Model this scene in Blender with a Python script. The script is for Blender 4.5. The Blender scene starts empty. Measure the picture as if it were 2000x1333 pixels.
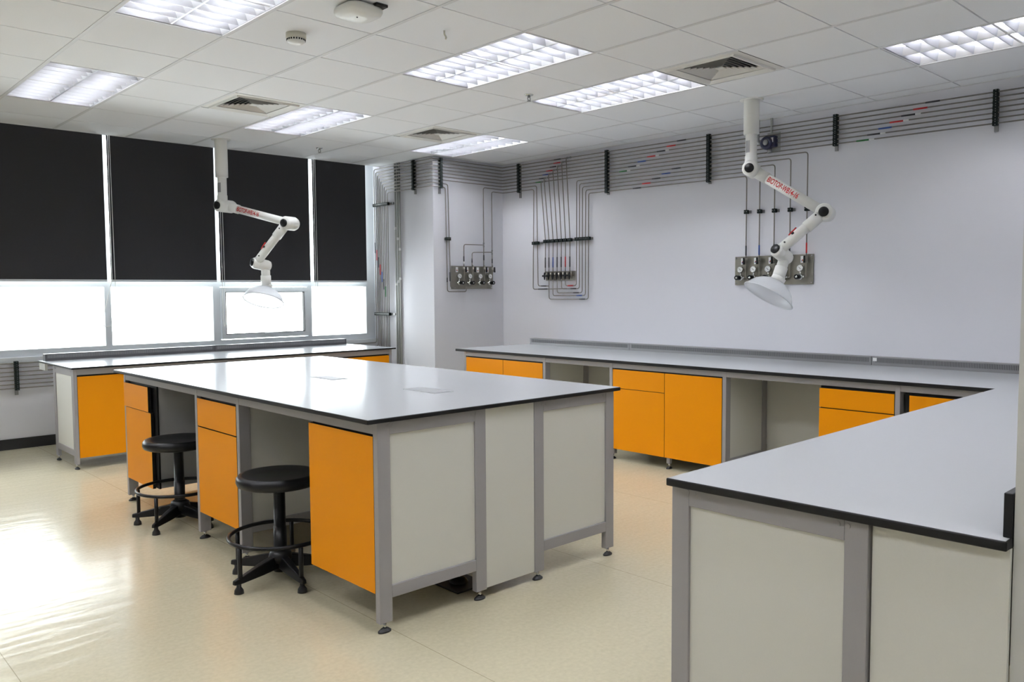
import bpy, bmesh, math, random
from mathutils import Vector, Matrix
random.seed(4)
SC = bpy.context.scene
COL = SC.collection

# ------------------------------------------------------------------ camera, world, exposure
F_PX = 1598.48
RT = Vector((0.72969231, -0.68374391, -0.00658752))
UP = Vector((0.04675523, 0.04028112, 0.99809387))
FW = Vector((0.68217526, 0.72860942, -0.06136143))
cam = bpy.data.cameras.new('camera')
cam.sensor_fit = 'HORIZONTAL'
cam.sensor_width = 36.0
cam.lens = F_PX * 36.0 / 2000.0
cam.clip_start = 0.05
cam_ob = bpy.data.objects.new('camera', cam)
COL.objects.link(cam_ob)
m = Matrix.Identity(4)
for i in range(3):
    m[i][0], m[i][1], m[i][2] = RT[i], UP[i], -FW[i]
m.translation = Vector((-3.2441, -4.5472, 1.3511))
cam_ob.matrix_world = m
SC.camera = cam_ob

W_STRENGTH = 8.6       # overcast white sky outside the windows
TUBE_STRENGTH = 80.0   # fluorescent tubes
SC.view_settings.view_transform = 'Standard'
SC.view_settings.look = 'None'
SC.view_settings.exposure = 0.50
SC.view_settings.gamma = 1.0
SC.view_settings.use_curve_mapping = False
try:
    SC.cycles.use_denoising = True
    SC.cycles.max_bounces = 10
    SC.cycles.diffuse_bounces = 5
    SC.cycles.glossy_bounces = 4
    SC.cycles.transparent_max_bounces = 16
    SC.cycles.caustics_reflective = False
    SC.cycles.caustics_refractive = False
    SC.cycles.sample_clamp_indirect = 6.0
except Exception:
    pass
wd = bpy.data.worlds.new('world')
SC.world = wd
wd.use_nodes = True
bg = wd.node_tree.nodes['Background']
bg.inputs[0].default_value = (0.93, 0.97, 1.0, 1)
bg.inputs[1].default_value = W_STRENGTH

# ------------------------------------------------------------------ dimensions
H = 2.794                       # ceiling
XW, YP, XP = 3.20, 2.48, 2.19   # right wall, pillar front, pillar side
YC, YB, YWIN, YLOW = 3.48, 3.51, 3.62, 3.58
XL, YBACK = -6.3, -7.4

# sky portal just outside the glazing
pl = bpy.data.lights.new('sky_portal', 'AREA')
pl.shape = 'RECTANGLE'; pl.size = 5.3; pl.size_y = 2.1
pl.energy = 1.0
pl.cycles.is_portal = True
po = bpy.data.objects.new('sky_portal', pl)
po.location = (-.35, 3.78, 1.8)
po.rotation_euler = (math.radians(90), 0, math.radians(180))
po.rotation_euler = (-math.radians(90), 0, 0)
COL.objects.link(po)

# ------------------------------------------------------------------ materials
def mat(name, col, rough=0.5, metal=0.0, spec=0.5, bump=None, noise=None, emit=None, coat=0.0):
    mt = bpy.data.materials.new(name)
    mt.use_nodes = True
    nt = mt.node_tree
    b = nt.nodes['Principled BSDF']
    b.inputs['Base Color'].default_value = (*col, 1)
    b.inputs['Roughness'].default_value = rough
    b.inputs['Metallic'].default_value = metal
    b.inputs['Specular IOR Level'].default_value = spec
    if coat:
        b.inputs['Coat Weight'].default_value = coat
        b.inputs['Coat Roughness'].default_value = 0.05
    if emit:
        b.inputs['Emission Color'].default_value = (*emit[0], 1)
        b.inputs['Emission Strength'].default_value = emit[1]
    tc = None
    if noise or bump:
        tc = nt.nodes.new('ShaderNodeTexCoord')
    if noise:                    # (scale, amount)
        n = nt.nodes.new('ShaderNodeTexNoise')
        n.inputs['Scale'].default_value = noise[0]
        n.inputs['Detail'].default_value = 4
        nt.links.new(tc.outputs['Object'], n.inputs['Vector'])
        r = nt.nodes.new('ShaderNodeMapRange')
        r.inputs['To Min'].default_value = 1 - noise[1]
        r.inputs['To Max'].default_value = 1 + noise[1]
        nt.links.new(n.outputs['Fac'], r.inputs['Value'])
        mx = nt.nodes.new('ShaderNodeMix'); mx.data_type = 'RGBA'; mx.blend_type = 'MULTIPLY'
        mx.inputs['Factor'].default_value = 1
        mx.inputs[6].default_value = (*col, 1)
        nt.links.new(r.outputs['Result'], mx.inputs[7])
        nt.links.new(mx.outputs[2], b.inputs['Base Color'])
    if bump:                     # (scale, strength, distance)
        n = nt.nodes.new('ShaderNodeTexNoise')
        n.inputs['Scale'].default_value = bump[0]
        n.inputs['Detail'].default_value = 3
        nt.links.new(tc.outputs['Object'], n.inputs['Vector'])
        bp = nt.nodes.new('ShaderNodeBump')
        bp.inputs['Strength'].default_value = bump[1]
        bp.inputs['Distance'].default_value = bump[2]
        nt.links.new(n.outputs['Fac'], bp.inputs['Height'])
        nt.links.new(bp.outputs['Normal'], b.inputs['Normal'])
    return mt

M = {}
M['wall'] = mat('wall_paint', (0.735, 0.735, 0.785), 0.75, bump=(90, 0.08, 0.004), spec=0.3)
M['wallend'] = mat('wall_end_paint', (0.62, 0.62, 0.60), 0.8, bump=(60, 0.15, 0.004), spec=0.3)
M['ceil'] = mat('ceiling_tile', (0.85, 0.86, 0.88), 0.9, noise=(160, 0.03), bump=(220, 0.12, 0.002), spec=0.2)
M['tbar'] = mat('ceiling_bar', (0.68, 0.68, 0.69), 0.6)
M['ventwhite'] = mat('diffuser_frame', (0.74, 0.73, 0.70), 0.5)
M['gap'] = mat('ceiling_gap', (0.20, 0.20, 0.20), 0.9)
M['orange'] = mat('orange_laminate', (0.77, 0.275, 0.0), 0.45, noise=(180, 0.03), bump=(400, 0.05, 0.001), spec=0.18)
M['grey'] = mat('grey_powder_coat', (0.33, 0.32, 0.335), 0.42, noise=(300, 0.03), spec=0.5)
M['panel'] = mat('cream_panel', (0.72, 0.715, 0.675), 0.5, noise=(220, 0.02), spec=0.4)
M['carcass'] = mat('grey_carcass', (0.42, 0.42, 0.42), 0.55, noise=(220, 0.03))
M['top'] = mat('worktop_laminate', (0.60, 0.615, 0.645), 0.17, noise=(320, 0.02), bump=(500, 0.02, 0.0005), spec=0.5)
M['black'] = mat('black_edge', (0.008, 0.008, 0.009), 0.5, spec=0.25)
M['hatch'] = mat('hatch_grey', (0.40, 0.41, 0.43), 0.4)
M['plastic'] = mat('black_plastic', (0.005, 0.005, 0.006), 0.36, spec=0.28)
M['blackmetal'] = mat('black_steel', (0.005, 0.005, 0.006), 0.34, spec=0.3)
M['blind'] = mat('blind_fabric', (0.025, 0.0245, 0.027), 0.75, noise=(60, 0.06), bump=(900, 0.08, 0.0005), spec=0.25)
M['hoodrim'] = mat('hood_rim_plastic', (0.72, 0.74, 0.77), 0.2)
M['rail_backlit'] = mat('trunking_backlit', (0.09, 0.09, 0.095), 0.4, metal=0.2)  # trunking grey darkened, the backlit shade is put into the colour
M['lining'] = mat('blind_lining', (0.85, 0.85, 0.85), 0.6)
M['white'] = mat('white_plastic', (0.80, 0.80, 0.77), 0.35)
M['cream'] = mat('cream_plastic', (0.66, 0.64, 0.55), 0.45)
M['alu'] = mat('window_aluminium', (0.60, 0.63, 0.66), 0.45, spec=0.4)
M['steel'] = mat('stainless_pipe', (0.23, 0.215, 0.195), 0.45, metal=0.4)
M['plate'] = mat('stainless_plate', (0.27, 0.255, 0.22), 0.36, metal=0.7, noise=(25, 0.12))
M['chrome'] = mat('chrome', (0.75, 0.75, 0.74), 0.14, metal=1.0)
M['strut'] = mat('galvanised_strut', (0.27, 0.27, 0.27), 0.45, metal=0.6)
M['clamp'] = mat('dark_clamp', (0.006, 0.011, 0.010), 0.6, spec=0.2)
M['red'] = mat('red_paint', (0.50, 0.012, 0.012), 0.45)
M['blue'] = mat('blue_tape', (0.02, 0.07, 0.30), 0.45)
M['green'] = mat('green_tape', (0.01, 0.14, 0.025), 0.45)
M['ink'] = mat('dark_tape', (0.025, 0.025, 0.03), 0.5)
M['paper'] = mat('white_label', (0.82, 0.82, 0.82), 0.6)
M['yellow'] = mat('yellow_mark', (0.75, 0.45, 0.01), 0.6)
M['navy'] = mat('navy_enamel', (0.012, 0.014, 0.05), 0.3)
M['rail'] = mat('trunking_grey', (0.24, 0.24, 0.25), 0.4, metal=0.3)
M['railslot'] = mat('trunking_slot_dark', (0.05, 0.05, 0.055), 0.5)
M['slot'] = mat('trunking_slot', (0.30, 0.30, 0.31), 0.35, metal=0.5)
M['base'] = mat('black_skirting', (0.010, 0.010, 0.012), 0.5)
M['maroon'] = mat('maroon_sign', (0.13, 0.012, 0.035), 0.35)
M['reflector'] = mat('light_reflector', (0.90, 0.90, 0.92), 0.3, spec=0.6)
M['louver'] = mat('louver_aluminium', (0.74, 0.75, 0.80), 0.28, metal=0.66)
M['tube'] = mat('fluorescent_tube', (0.9, 0.9, 0.9), 0.4, emit=((0.93, 0.95, 1.0), TUBE_STRENGTH))
M['tube_fill'] = mat('fluorescent_tube_fill', (0.85, 0.85, 0.85), 0.3, emit=((0.95, 0.95, 1.0), 40.0))  # tubes taken as off, glow added to brighten the right wall
M['vane'] = mat('diffuser_vane', (0.68, 0.66, 0.63), 0.45)
M['duct'] = mat('duct_dark', (0.012, 0.012, 0.012), 0.8)
M['conduit'] = mat('grey_conduit', (0.42, 0.43, 0.42), 0.45)
M['rubber'] = mat('rubber', (0.008, 0.008, 0.009), 0.5)

def glass_mat():
    mt = bpy.data.materials.new('window_glass'); mt.use_nodes = True
    nt = mt.node_tree; nt.nodes.clear()
    out = nt.nodes.new('ShaderNodeOutputMaterial')
    mix = nt.nodes.new('ShaderNodeMixShader')
    fr = nt.nodes.new('ShaderNodeFresnel'); fr.inputs['IOR'].default_value = 1.3
    tr = nt.nodes.new('ShaderNodeBsdfTransparent'); tr.inputs[0].default_value = (0.97, 0.99, 0.98, 1)
    gl = nt.nodes.new('ShaderNodeBsdfGlossy'); gl.inputs['Roughness'].default_value = 0.02
    nt.links.new(fr.outputs[0], mix.inputs[0]); nt.links.new(tr.outputs[0], mix.inputs[1])
    nt.links.new(gl.outputs[0], mix.inputs[2]); nt.links.new(mix.outputs[0], out.inputs[0])
    return mt
M['glass'] = glass_mat()

def hood_mat():
    mt = bpy.data.materials.new('translucent_hood'); mt.use_nodes = True
    nt = mt.node_tree; nt.nodes.clear()
    out = nt.nodes.new('ShaderNodeOutputMaterial')
    mix = nt.nodes.new('ShaderNodeMixShader'); mix.inputs[0].default_value = 0.66
    tr = nt.nodes.new('ShaderNodeBsdfTransparent'); tr.inputs[0].default_value = (0.97, 0.97, 0.98, 1)
    pb = nt.nodes.new('ShaderNodeBsdfPrincipled')
    pb.inputs['Base Color'].default_value = (0.90, 0.92, 0.95, 1)
    pb.inputs['Roughness'].default_value = 0.12
    tl = nt.nodes.new('ShaderNodeBsdfTranslucent'); tl.inputs[0].default_value = (0.95, 0.96, 0.98, 1)
    m2 = nt.nodes.new('ShaderNodeMixShader'); m2.inputs[0].default_value = 0.4
    nt.links.new(pb.outputs[0], m2.inputs[1]); nt.links.new(tl.outputs[0], m2.inputs[2])
    nt.links.new(tr.outputs[0], mix.inputs[1]); nt.links.new(m2.outputs[0], mix.inputs[2])
    nt.links.new(mix.outputs[0], out.inputs[0])
    return mt
M['hood'] = hood_mat()

def floor_mat():
    mt = bpy.data.materials.new('floor_vinyl'); mt.use_nodes = True
    nt = mt.node_tree; b = nt.nodes['Principled BSDF']
    N = nt.nodes.new; L = nt.links.new
    tc = N('ShaderNodeTexCoord')
    n1 = N('ShaderNodeTexNoise'); n1.inputs['Scale'].default_value = 55; n1.inputs['Detail'].default_value = 5
    L(tc.outputs['Object'], n1.inputs['Vector'])
    cr = N('ShaderNodeValToRGB')
    cr.color_ramp.elements[0].position = 0.3; cr.color_ramp.elements[0].color = (0.63, 0.575, 0.41, 1)
    cr.color_ramp.elements[1].position = 0.7; cr.color_ramp.elements[1].color = (0.70, 0.64, 0.465, 1)
    L(n1.outputs['Fac'], cr.inputs[0])
    # fine dark specks
    vo = N('ShaderNodeTexNoise'); vo.inputs['Scale'].default_value = 190; vo.inputs['Detail'].default_value = 2
    L(tc.outputs['Object'], vo.inputs['Vector'])
    sp = N('ShaderNodeMapRange'); sp.inputs['From Min'].default_value = 0.70; sp.inputs['From Max'].default_value = 0.78
    sp.inputs['To Min'].default_value = 0; sp.inputs['To Max'].default_value = 0.35
    L(vo.outputs['Fac'], sp.inputs['Value'])
    mx0 = N('ShaderNodeMix'); mx0.data_type = 'RGBA'
    mx0.inputs[7].default_value = (0.30, 0.23, 0.12, 1)
    L(sp.outputs['Result'], mx0.inputs['Factor']); L(cr.outputs[0], mx0.inputs[6])
    # sheet seams every 1.19 m running along y
    sx = N('ShaderNodeSeparateXYZ'); L(tc.outputs['Object'], sx.inputs[0])
    ad = N('ShaderNodeMath'); ad.operation = 'ADD'; ad.inputs[1].default_value = 0.2225 + 1.19 * 20
    L(sx.outputs['X'], ad.inputs[0])
    mo = N('ShaderNodeMath'); mo.operation = 'PINGPONG'; mo.inputs[1].default_value = 0.595
    L(ad.outputs[0], mo.inputs[0])
    lt = N('ShaderNodeMath'); lt.operation = 'LESS_THAN'; lt.inputs[1].default_value = 0.0016
    L(mo.outputs[0], lt.inputs[0])
    fa = N('ShaderNodeMath'); fa.operation = 'MULTIPLY'; fa.inputs[1].default_value = 0.55
    L(lt.outputs[0], fa.inputs[0])
    mx = N('ShaderNodeMix'); mx.data_type = 'RGBA'; mx.inputs[7].default_value = (0.22, 0.16, 0.08, 1)
    L(fa.outputs[0], mx.inputs['Factor']); L(mx0.outputs[2], mx.inputs[6])
    L(mx.outputs[2], b.inputs['Base Color'])
    b.inputs['Roughness'].default_value = 0.19
    b.inputs['Specular IOR Level'].default_value = 0.5
    # polish waves
    mp = N('ShaderNodeMapping'); mp.inputs['Scale'].default_value = (1.6, 6.5, 1)
    L(tc.outputs['Object'], mp.inputs[0])
    n2 = N('ShaderNodeTexNoise'); n2.inputs['Scale'].default_value = 2.0; n2.inputs['Detail'].default_value = 2.5
    L(mp.outputs[0], n2.inputs['Vector'])
    bp = N('ShaderNodeBump'); bp.inputs['Strength'].default_value = 0.16; bp.inputs['Distance'].default_value = 0.012
    L(n2.outputs['Fac'], bp.inputs['Height']); L(bp.outputs['Normal'], b.inputs['Normal'])
    return mt
M['floor'] = floor_mat()

# ------------------------------------------------------------------ mesh helpers
class MB:
    def __init__(s):
        s.bm = bmesh.new(); s.mi = 0
    def box(s, x0, x1, y0, y1, z0, z1):
        if x1 < x0: x0, x1 = x1, x0
        if y1 < y0: y0, y1 = y1, y0
        v = [s.bm.verts.new(p) for p in ((x0,y0,z0),(x1,y0,z0),(x1,y1,z0),(x0,y1,z0),(x0,y0,z1),(x1,y0,z1),(x1,y1,z1),(x0,y1,z1))]
        for q in ((3,2,1,0),(4,5,6,7),(0,1,5,4),(1,2,6,5),(2,3,7,6),(3,0,4,7)):
            f = s.bm.faces.new([v[i] for i in q]); f.material_index = s.mi
        return s
    def prism(s, pts, vec):
        vec = Vector(vec)
        a = [s.bm.verts.new(p) for p in pts]; b = [s.bm.verts.new(Vector(p) + vec) for p in pts]
        n = len(a)
        fs = [s.bm.faces.new(a[::-1]), s.bm.faces.new(b)]
        for i in range(n):
            fs.append(s.bm.faces.new((a[i], a[(i+1) % n], b[(i+1) % n], b[i])))
        for f in fs: f.material_index = s.mi
        return s
    def lathe(s, prof, origin, axis, n=24, smooth=True, closed=False):
        """prof: list of (radius, distance along axis)."""
        ax = Vector(axis).normalized(); o = Vector(origin)
        u = ax.orthogonal().normalized(); w = ax.cross(u)
        rings = []
        for r, d in prof:
            if r < 1e-6:
                rings.append([s.bm.verts.new(o + ax * d)])
            else:
                rings.append([s.bm.verts.new(o + ax * d + (u * math.cos(2*math.pi*k/n) + w * math.sin(2*math.pi*k/n)) * r) for k in range(n)])
        for a, b in zip(rings, rings[1:]):
            for k in range(n):
                k2 = (k + 1) % n
                if len(a) == 1 and len(b) == 1: continue
                if len(a) == 1: vs = (a[0], b[k2], b[k])
                elif len(b) == 1: vs = (a[k], a[k2], b[0])
                else: vs = (a[k], a[k2], b[k2], b[k])
                f = s.bm.faces.new(vs); f.smooth = smooth; f.material_index = s.mi
        return s
    def cyl(s, p0, p1, r, n=20, r2=None, smooth=True):
        p0, p1 = Vector(p0), Vector(p1); L = (p1 - p0).length
        r2 = r if r2 is None else r2
        s.lathe([(0, 0), (r, 0)], p0, p1 - p0, n, False)
        s.lathe([(r, 0), (r2, L)], p0, p1 - p0, n, smooth)
        s.lathe([(r2, L), (0, L)], p0, p1 - p0, n, False)
        bmesh.ops.remove_doubles(s.bm, verts=s.bm.verts, dist=1e-6)
        return s
    def tube(s, path, r, n=8, bend=0.0, closed=False, seg=4):
        pts = [Vector(p) for p in path]
        if bend > 0 and not closed:
            out = [pts[0]]
            for a, b, c in zip(pts, pts[1:], pts[2:]):
                d1, d2 = (a - b), (c - b)
                k = min(bend, d1.length * .45, d2.length * .45)
                p, q = b + d1.normalized() * k, b + d2.normalized() * k
                for t in range(seg + 1):
                    t = t / seg
                    out.append(p * (1-t)**2 + b * 2*t*(1-t) + q * t*t)
            out.append(pts[-1]); pts = out
        N = len(pts); rings = []; u = None
        for i, p in enumerate(pts):
            if closed:
                t = (pts[(i+1) % N] - pts[i-1]).normalized()
            else:
                t = (pts[min(i+1, N-1)] - pts[max(i-1, 0)]).normalized()
            if u is None: u = t.orthogonal().normalized()
            u = (u - t * u.dot(t)).normalized(); w = t.cross(u)
            rings.append([s.bm.verts.new(p + (u * math.cos(2*math.pi*k/n) + w * math.sin(2*math.pi*k/n)) * r) for k in range(n)])
        prs = list(zip(rings, rings[1:])) + ([(rings[-1], rings[0])] if closed else [])
        for a, b in prs:
            for k in range(n):
                f = s.bm.faces.new((a[k], a[(k+1) % n], b[(k+1) % n], b[k])); f.smooth = True; f.material_index = s.mi
        if not closed:
            s.bm.faces.new(rings[0][::-1]).material_index = s.mi
            s.bm.faces.new(rings[-1]).material_index = s.mi
        return s

def rootloc(p):
    v = Vector((0, 0, 0))
    while p is not None:
        v += p.location; p = p.parent
    return v

def obj(name, mb, material, parent=None, bevel=0.0, loc=None, label=None, seg=2, recalc=True):
    if recalc: bmesh.ops.recalc_face_normals(mb.bm, faces=mb.bm.faces)
    off = rootloc(parent) if parent else Vector(loc or (0, 0, 0))
    if off.length: bmesh.ops.translate(mb.bm, verts=mb.bm.verts, vec=-off)
    me = bpy.data.meshes.new(name); mb.bm.to_mesh(me); mb.bm.free()
    for mm in (material if isinstance(material, (list, tuple)) else [material]): me.materials.append(mm)
    o = bpy.data.objects.new(name, me); COL.objects.link(o)
    if parent: o.parent = parent
    elif loc: o.location = loc
    if bevel:
        bv = o.modifiers.new('bevel', 'BEVEL'); bv.width = bevel; bv.segments = seg; bv.limit_method = 'ANGLE'; bv.angle_limit = math.radians(50)
    if label: o['label'] = label
    return o

def tag(o, label, cat, group=None):
    o['label'] = label; o['category'] = cat
    if group: o['group'] = group
    return o

def thing(name, loc, label, cat, group=None):
    o = bpy.data.objects.new(name, None); COL.objects.link(o); o.location = loc
    o.empty_display_size = 0.1
    return tag(o, label, cat, group)

def struct(name, mb, material, **k):
    o = obj(name, mb, material, **k); o['kind'] = 'structure'; return o

def copy_tree(o, parent=None):
    c = o.copy(); COL.objects.link(c)
    if parent: c.parent = parent
    for ch in list(o.children): copy_tree(ch, c)
    return c

# ------------------------------------------------------------------ room shell
struct('floor', MB().box(XL - .2, XW + .2, YBACK - .2, 3.9, -0.1, 0.0), M['floor'])
struct('wall_right', MB().box(XW, XW + .2, YBACK - .2, 3.9, 0, 3.1), M['wall'])
struct('wall_left', MB().box(XL - .2, XL, YBACK - .2, 3.9, 0, 3.1), M['wall'])
struct('wall_back', MB().box(XL, XW, YBACK - .2, YBACK, 0, 3.1), M['wall'])
struct('wall_pillar', MB().box(XP, XW, YP, 3.9, 0, 3.1), M['wall'])
struct('wall_window', MB().box(-2.91, XP, YLOW, 3.76, 0, 0.755), M['wall'])
struct('wall_beside_window', MB().box(XL, -2.91, YLOW, 3.76, 0, 3.1), M['wall'])  # unseen; closed wall in place of windows, cuts light from the left
struct('wall_above_window', MB().box(-2.91, XP, 3.58, 3.76, 2.86, 3.1), M['wall'])
struct('wall_partition', MB().box(-1.22, XW, -4.42, -4.005, 0, 3.1), M['wallend'])
struct('baseboard_window', MB().box(XL, XP, YLOW - .012, YLOW, 0.0, 0.092), M['base'])
struct('trim_1', MB().box(-2.91, XP, YLOW - .02, 3.74, 0.755, 0.80), M['alu'], bevel=.003)   # window sill

# ceiling: tiles on a 0.6 m grid, openings where fittings sit
LIT = [(-3, -4), (-3, 0), (0, -4), (0, 0), (2, 0), (3, -4), (0, 4)]
DIM_FILL = [(3, 4)]
FAR = [(-3, 4), (-6, 0), (-6, -4), (-3, 8), (-6, 4), (-6, 8), (-9, 0)]  # unseen fittings continuing the grid, the later ones added as fill light
VENT = [(-1, -3), (2, 2), (2, -3)]
taken = set()
for (i, j) in LIT + DIM_FILL + FAR:
    taken |= {(i, j), (i, j + 1)}
taken |= set(VENT)
T = 0.6
cb = MB()
i0, i1, j0, j1 = -11, 5, -6, 12
for i in range(i0, i1 + 1):
    for j in range(j0, j1 + 1):
        if (i, j) in taken: continue
        xa, xb = max(i * T, XL), min((i + 1) * T, XW)
        ya, yb = -(j + 1) * T, min(-j * T, YC)
        if xb <= xa or ya >= YC or ya > 5: continue
        cb.box(xa + .003, xb - .003, ya + .0045, yb - .0045, H, H + .015)
tiles = struct('ceiling', cb, M['ceil'])
g = MB()
for i in range(i0, i1 + 2):           # main runners along y
    x = i * T
    if x < XL or x > XW: continue
    segs = []
    g.box(x - .0115, x + .0115, YBACK, YC, H - .003, H + .002) if not any((i - 1, j) in {(a, b) for a, b in taken} and (i, j) in taken for j in range(j0, j1)) else g.box(x - .0115, x + .0115, YBACK, YC, H - .003, H + .002)
for j in range(j0, j1 + 1):           # cross tees along x
    y = -j * T
    if y > YC or y < YBACK: continue
    g.box(XL, XW, y - .006, y + .006, H + .009, H + .012)
# edge angles along the walls
g.box(XW - .022, XW, YBACK, YP, H - .003, H + .001)
g.box(XP, XW, YP - .022, YP, H - .003, H + .001)
g.box(XP - .022, XP, YP - .0, YC, H - .003, H + .001)
g.box(XL, XP, YC - .006, YC + .004, H - .004, H + .05)
bars = obj('ceiling_grid', g, M['tbar'], tiles)
slab = MB()
slab.box(XL, XW, YBACK, YC + .004, H + .24, H + .26)
struct('ceiling_slab', slab, M['gap'])

# ------------------------------------------------------------------ windows
xs_m = [(-2.91, -2.855), (-1.867, -1.81), (-0.794, -0.737), (0.238, 0.313), (1.307, 1.358), (2.07, 2.19)]
for k in range(len(xs_m) - 1):
    a, b = xs_m[k][1], xs_m[k + 1][0]
    ml, mr = (xs_m[k][0] + xs_m[k][1]) / 2, (xs_m[k + 1][0] + xs_m[k + 1][1]) / 2
    if k == len(xs_m) - 2: mr = XP
    fr = MB()
    y0, y1 = YWIN, YWIN + .09
    fr.box(ml, a, y0, y1, .80, 2.86); fr.box(b, mr, y0, y1, .80, 2.86)
    fr.box(a, b, y0, y1, .80, .862); fr.box(a, b, y0, y1, 1.412, 1.475); fr.box(a, b, y0, y1, 2.80, 2.86)
    bmesh.ops.remove_doubles(fr.bm, verts=fr.bm.verts, dist=1e-5)
    w = struct('window_%d' % (k + 1), fr, M['alu'])
    obj('window_pane', MB().box(a, b, y0 + .045, y0 + .051, .862, 1.412), M['glass'], w)
    obj('window_pane', MB().box(a, b, y0 + .045, y0 + .051, 1.475, 2.80), M['glass'], w)
    if k == 3:                        # the one opening sash
        s = MB()
        yo = y0 - .018
        xa, xb, za, zb = .318, 1.302, .872, 1.404
        for (p, q, r, t) in ((xa, xb, za, za + .048), (xa, xb, zb - .048, zb), (xa, xa + .044, za + .048, zb - .048), (xb - .044, xb, za + .048, zb - .048)):
            s.box(p, q, yo, y0 + .02, r, t)
        sash = obj('sash', s, M['alu'], w, bevel=.003)
        gk = MB()
        xa, xb, za, zb = .362, 1.258, .920, 1.356
        for (p, q, r, t) in ((xa, xb, za, za + .006), (xa, xb, zb - .006, zb), (xa, xa + .006, za, zb), (xb - .006, xb, za, zb)):
            gk.box(p, q, yo - .001, y0 + .02, r, t)
        obj('gasket', gk, M['black'], sash)
        hd = MB()
        hd.box(.78, .82, yo - .016, yo, .908, .922)
        hd.box(.80, .93, yo - .024, yo - .014, .916, .924)
        obj('handle', hd, M['alu'], sash, bevel=.002)

# roller blinds
BL = [(-2.85, -1.83), (-1.807, -.798), (-.764, .236), (.274, 1.287), (1.332, 2.012)]
bl_lab = {1: 'black roller blind at the left picture edge', 2: 'black roller blind with a thin chain on its left edge, second from the left',
          3: 'black roller blind behind the far fume arm', 4: 'narrow black roller blind next to the pillar pipes'}
for k, (a, b) in enumerate(BL):
    t = thing('roller_blind', ((a + b) / 2, YB, 2.86), bl_lab.get(k, 'black roller blind further along the window wall, left of the picture edge'), 'blind', 'black roller blinds drawn over the windows')
    obj('blind_fabric', MB().box(a, b, YB, YB + .003, 1.478, 2.87), M['blind'], t)
    obj('blind_lining', MB().box(a, b, YB + .0035, YB + .0055, 1.478, 2.87), M['lining'], t)
    obj('roller', MB().cyl((a, YB + .024, 2.87), (b, YB + .024, 2.87), .022, 16), M['blind'], t)
    obj('bottom_bar', MB().box(a, b, YB - .004, YB + .008, 1.458, 1.478), M['alu'], t, bevel=.002)
    ch = MB()
    xr = a + .012 if k in (2, 3) else a + .01
    zb = {2: .99, 3: 1.0}.get(k, 1.05)
    if k in (2, 3, 4):
        if k == 2:
            ch.tube([(xr, YB - .012, 2.85), (xr - .008, YB - .012, 1.47), (xr - .10, YB + .03, 1.07), (xr - .07, YB + .03, 1.045), (xr - .03, YB + .03, 1.045), (xr + .02, YB - .012, 1.08), (xr + .012, YB - .012, 2.85)], .0028, 6, bend=.02)
        else:
            ch.tube([(xr, YB - .012, 2.85), (xr + .002, YB - .012, zb + .06), (xr + .014, YB - .012, zb), (xr + .026, YB - .012, zb + .06), (xr + .02, YB - .012, 2.85)], .0028, 6, bend=.02)
        obj('bead_chain', ch, M['white'], t)

# ------------------------------------------------------------------ ceiling fittings
def light(i, j, on, label, group='recessed louvre ceiling lights'):
    x0, x1 = i * T + .006, (i + 1) * T - .006
    y0, y1 = -(j + 2) * T + .006, -j * T - .006
    t = thing('ceiling_light', ((x0 + x1) / 2, (y0 + y1) / 2, H + .1), label, 'ceiling light', group)
    hs = MB(); zt = H + .105
    hs.box(x0, x1, y0, y1, zt, zt + .02)
    hs.box(x0, x0 + .008, y0, y1, H - .002, zt); hs.box(x1 - .008, x1, y0, y1, H - .002, zt)
    hs.box(x0 + .008, x1 - .008, y0, y0 + .008, H - .002, zt); hs.box(x0 + .008, x1 - .008, y1 - .008, y1, H - .002, zt)
    bmesh.ops.remove_doubles(hs.bm, verts=hs.bm.verts, dist=1e-5)
    obj('housing', hs, M['reflector'], t)
    xm = (x0 + x1) / 2
    lv = MB()
    zl0, zl1 = H + .002, H + .052
    # v-shaped spine, side reflectors and cross blades of the two troughs
    def vee(xc, w0, w1):
        lv.prism([(xc - w0, y0 + .01, zl0), (xc + w0, y0 + .01, zl0), (xc + w1, y0 + .01, zl1), (xc - w1, y0 + .01, zl1)], (0, y1 - y0 - .02, 0))
    vee(xm, .004, .034)
    lv.prism([(x0 + .008, y0 + .01, zl0), (x0 + .012, y0 + .01, zl0), (x0 + .042, y0 + .01, zl1), (x0 + .008, y0 + .01, zl1)], (0, y1 - y0 - .02, 0))
    lv.prism([(x1 - .012, y0 + .01, zl0), (x1 - .008, y0 + .01, zl0), (x1 - .008, y0 + .01, zl1), (x1 - .042, y0 + .01, zl1)], (0, y1 - y0 - .02, 0))
    nb = 11
    for k in range(nb + 1):
        yc = y0 + .012 + (y1 - y0 - .024) * k / nb
        for (xa, xb) in ((x0 + .012, xm - .004), (xm + .004, x1 - .012)):
            lv.prism([(xa, yc - .002, zl0), (xa, yc + .002, zl0), (xa, yc + .020, zl1), (xa, yc - .020, zl1)], (xb - xa, 0, 0))
    obj('louver', lv, M['louver'], t)
    for xt in ((x0 + xm) / 2 + .004, (xm + x1) / 2 - .004):
        obj('fluorescent_tube', MB().cyl((xt, y0 + .04, H + .075), (xt, y1 - .04, H + .075), .013, 12), M['tube' if on else 'tube_fill'], t)
    return t
light_labels = {(-3, -4): 'lit ceiling light at the far left, over the window bench end', (-3, 0): 'lit ceiling light cut by the top picture edge, left of the round detector',
 (0, -4): 'lit ceiling light beside the left air diffuser, in front of the far fume arm', (0, 0): 'large lit ceiling light at top centre, with a hook in the tile to its left',
 (2, 0): 'lit ceiling light whose end touches the right air diffuser', (3, -4): 'lit ceiling light just above the pillar corner',
 (0, 4): 'lit ceiling light of which only a corner shows at the top edge'}
for (i, j) in LIT: light(i, j, True, light_labels[(i, j)])
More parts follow.
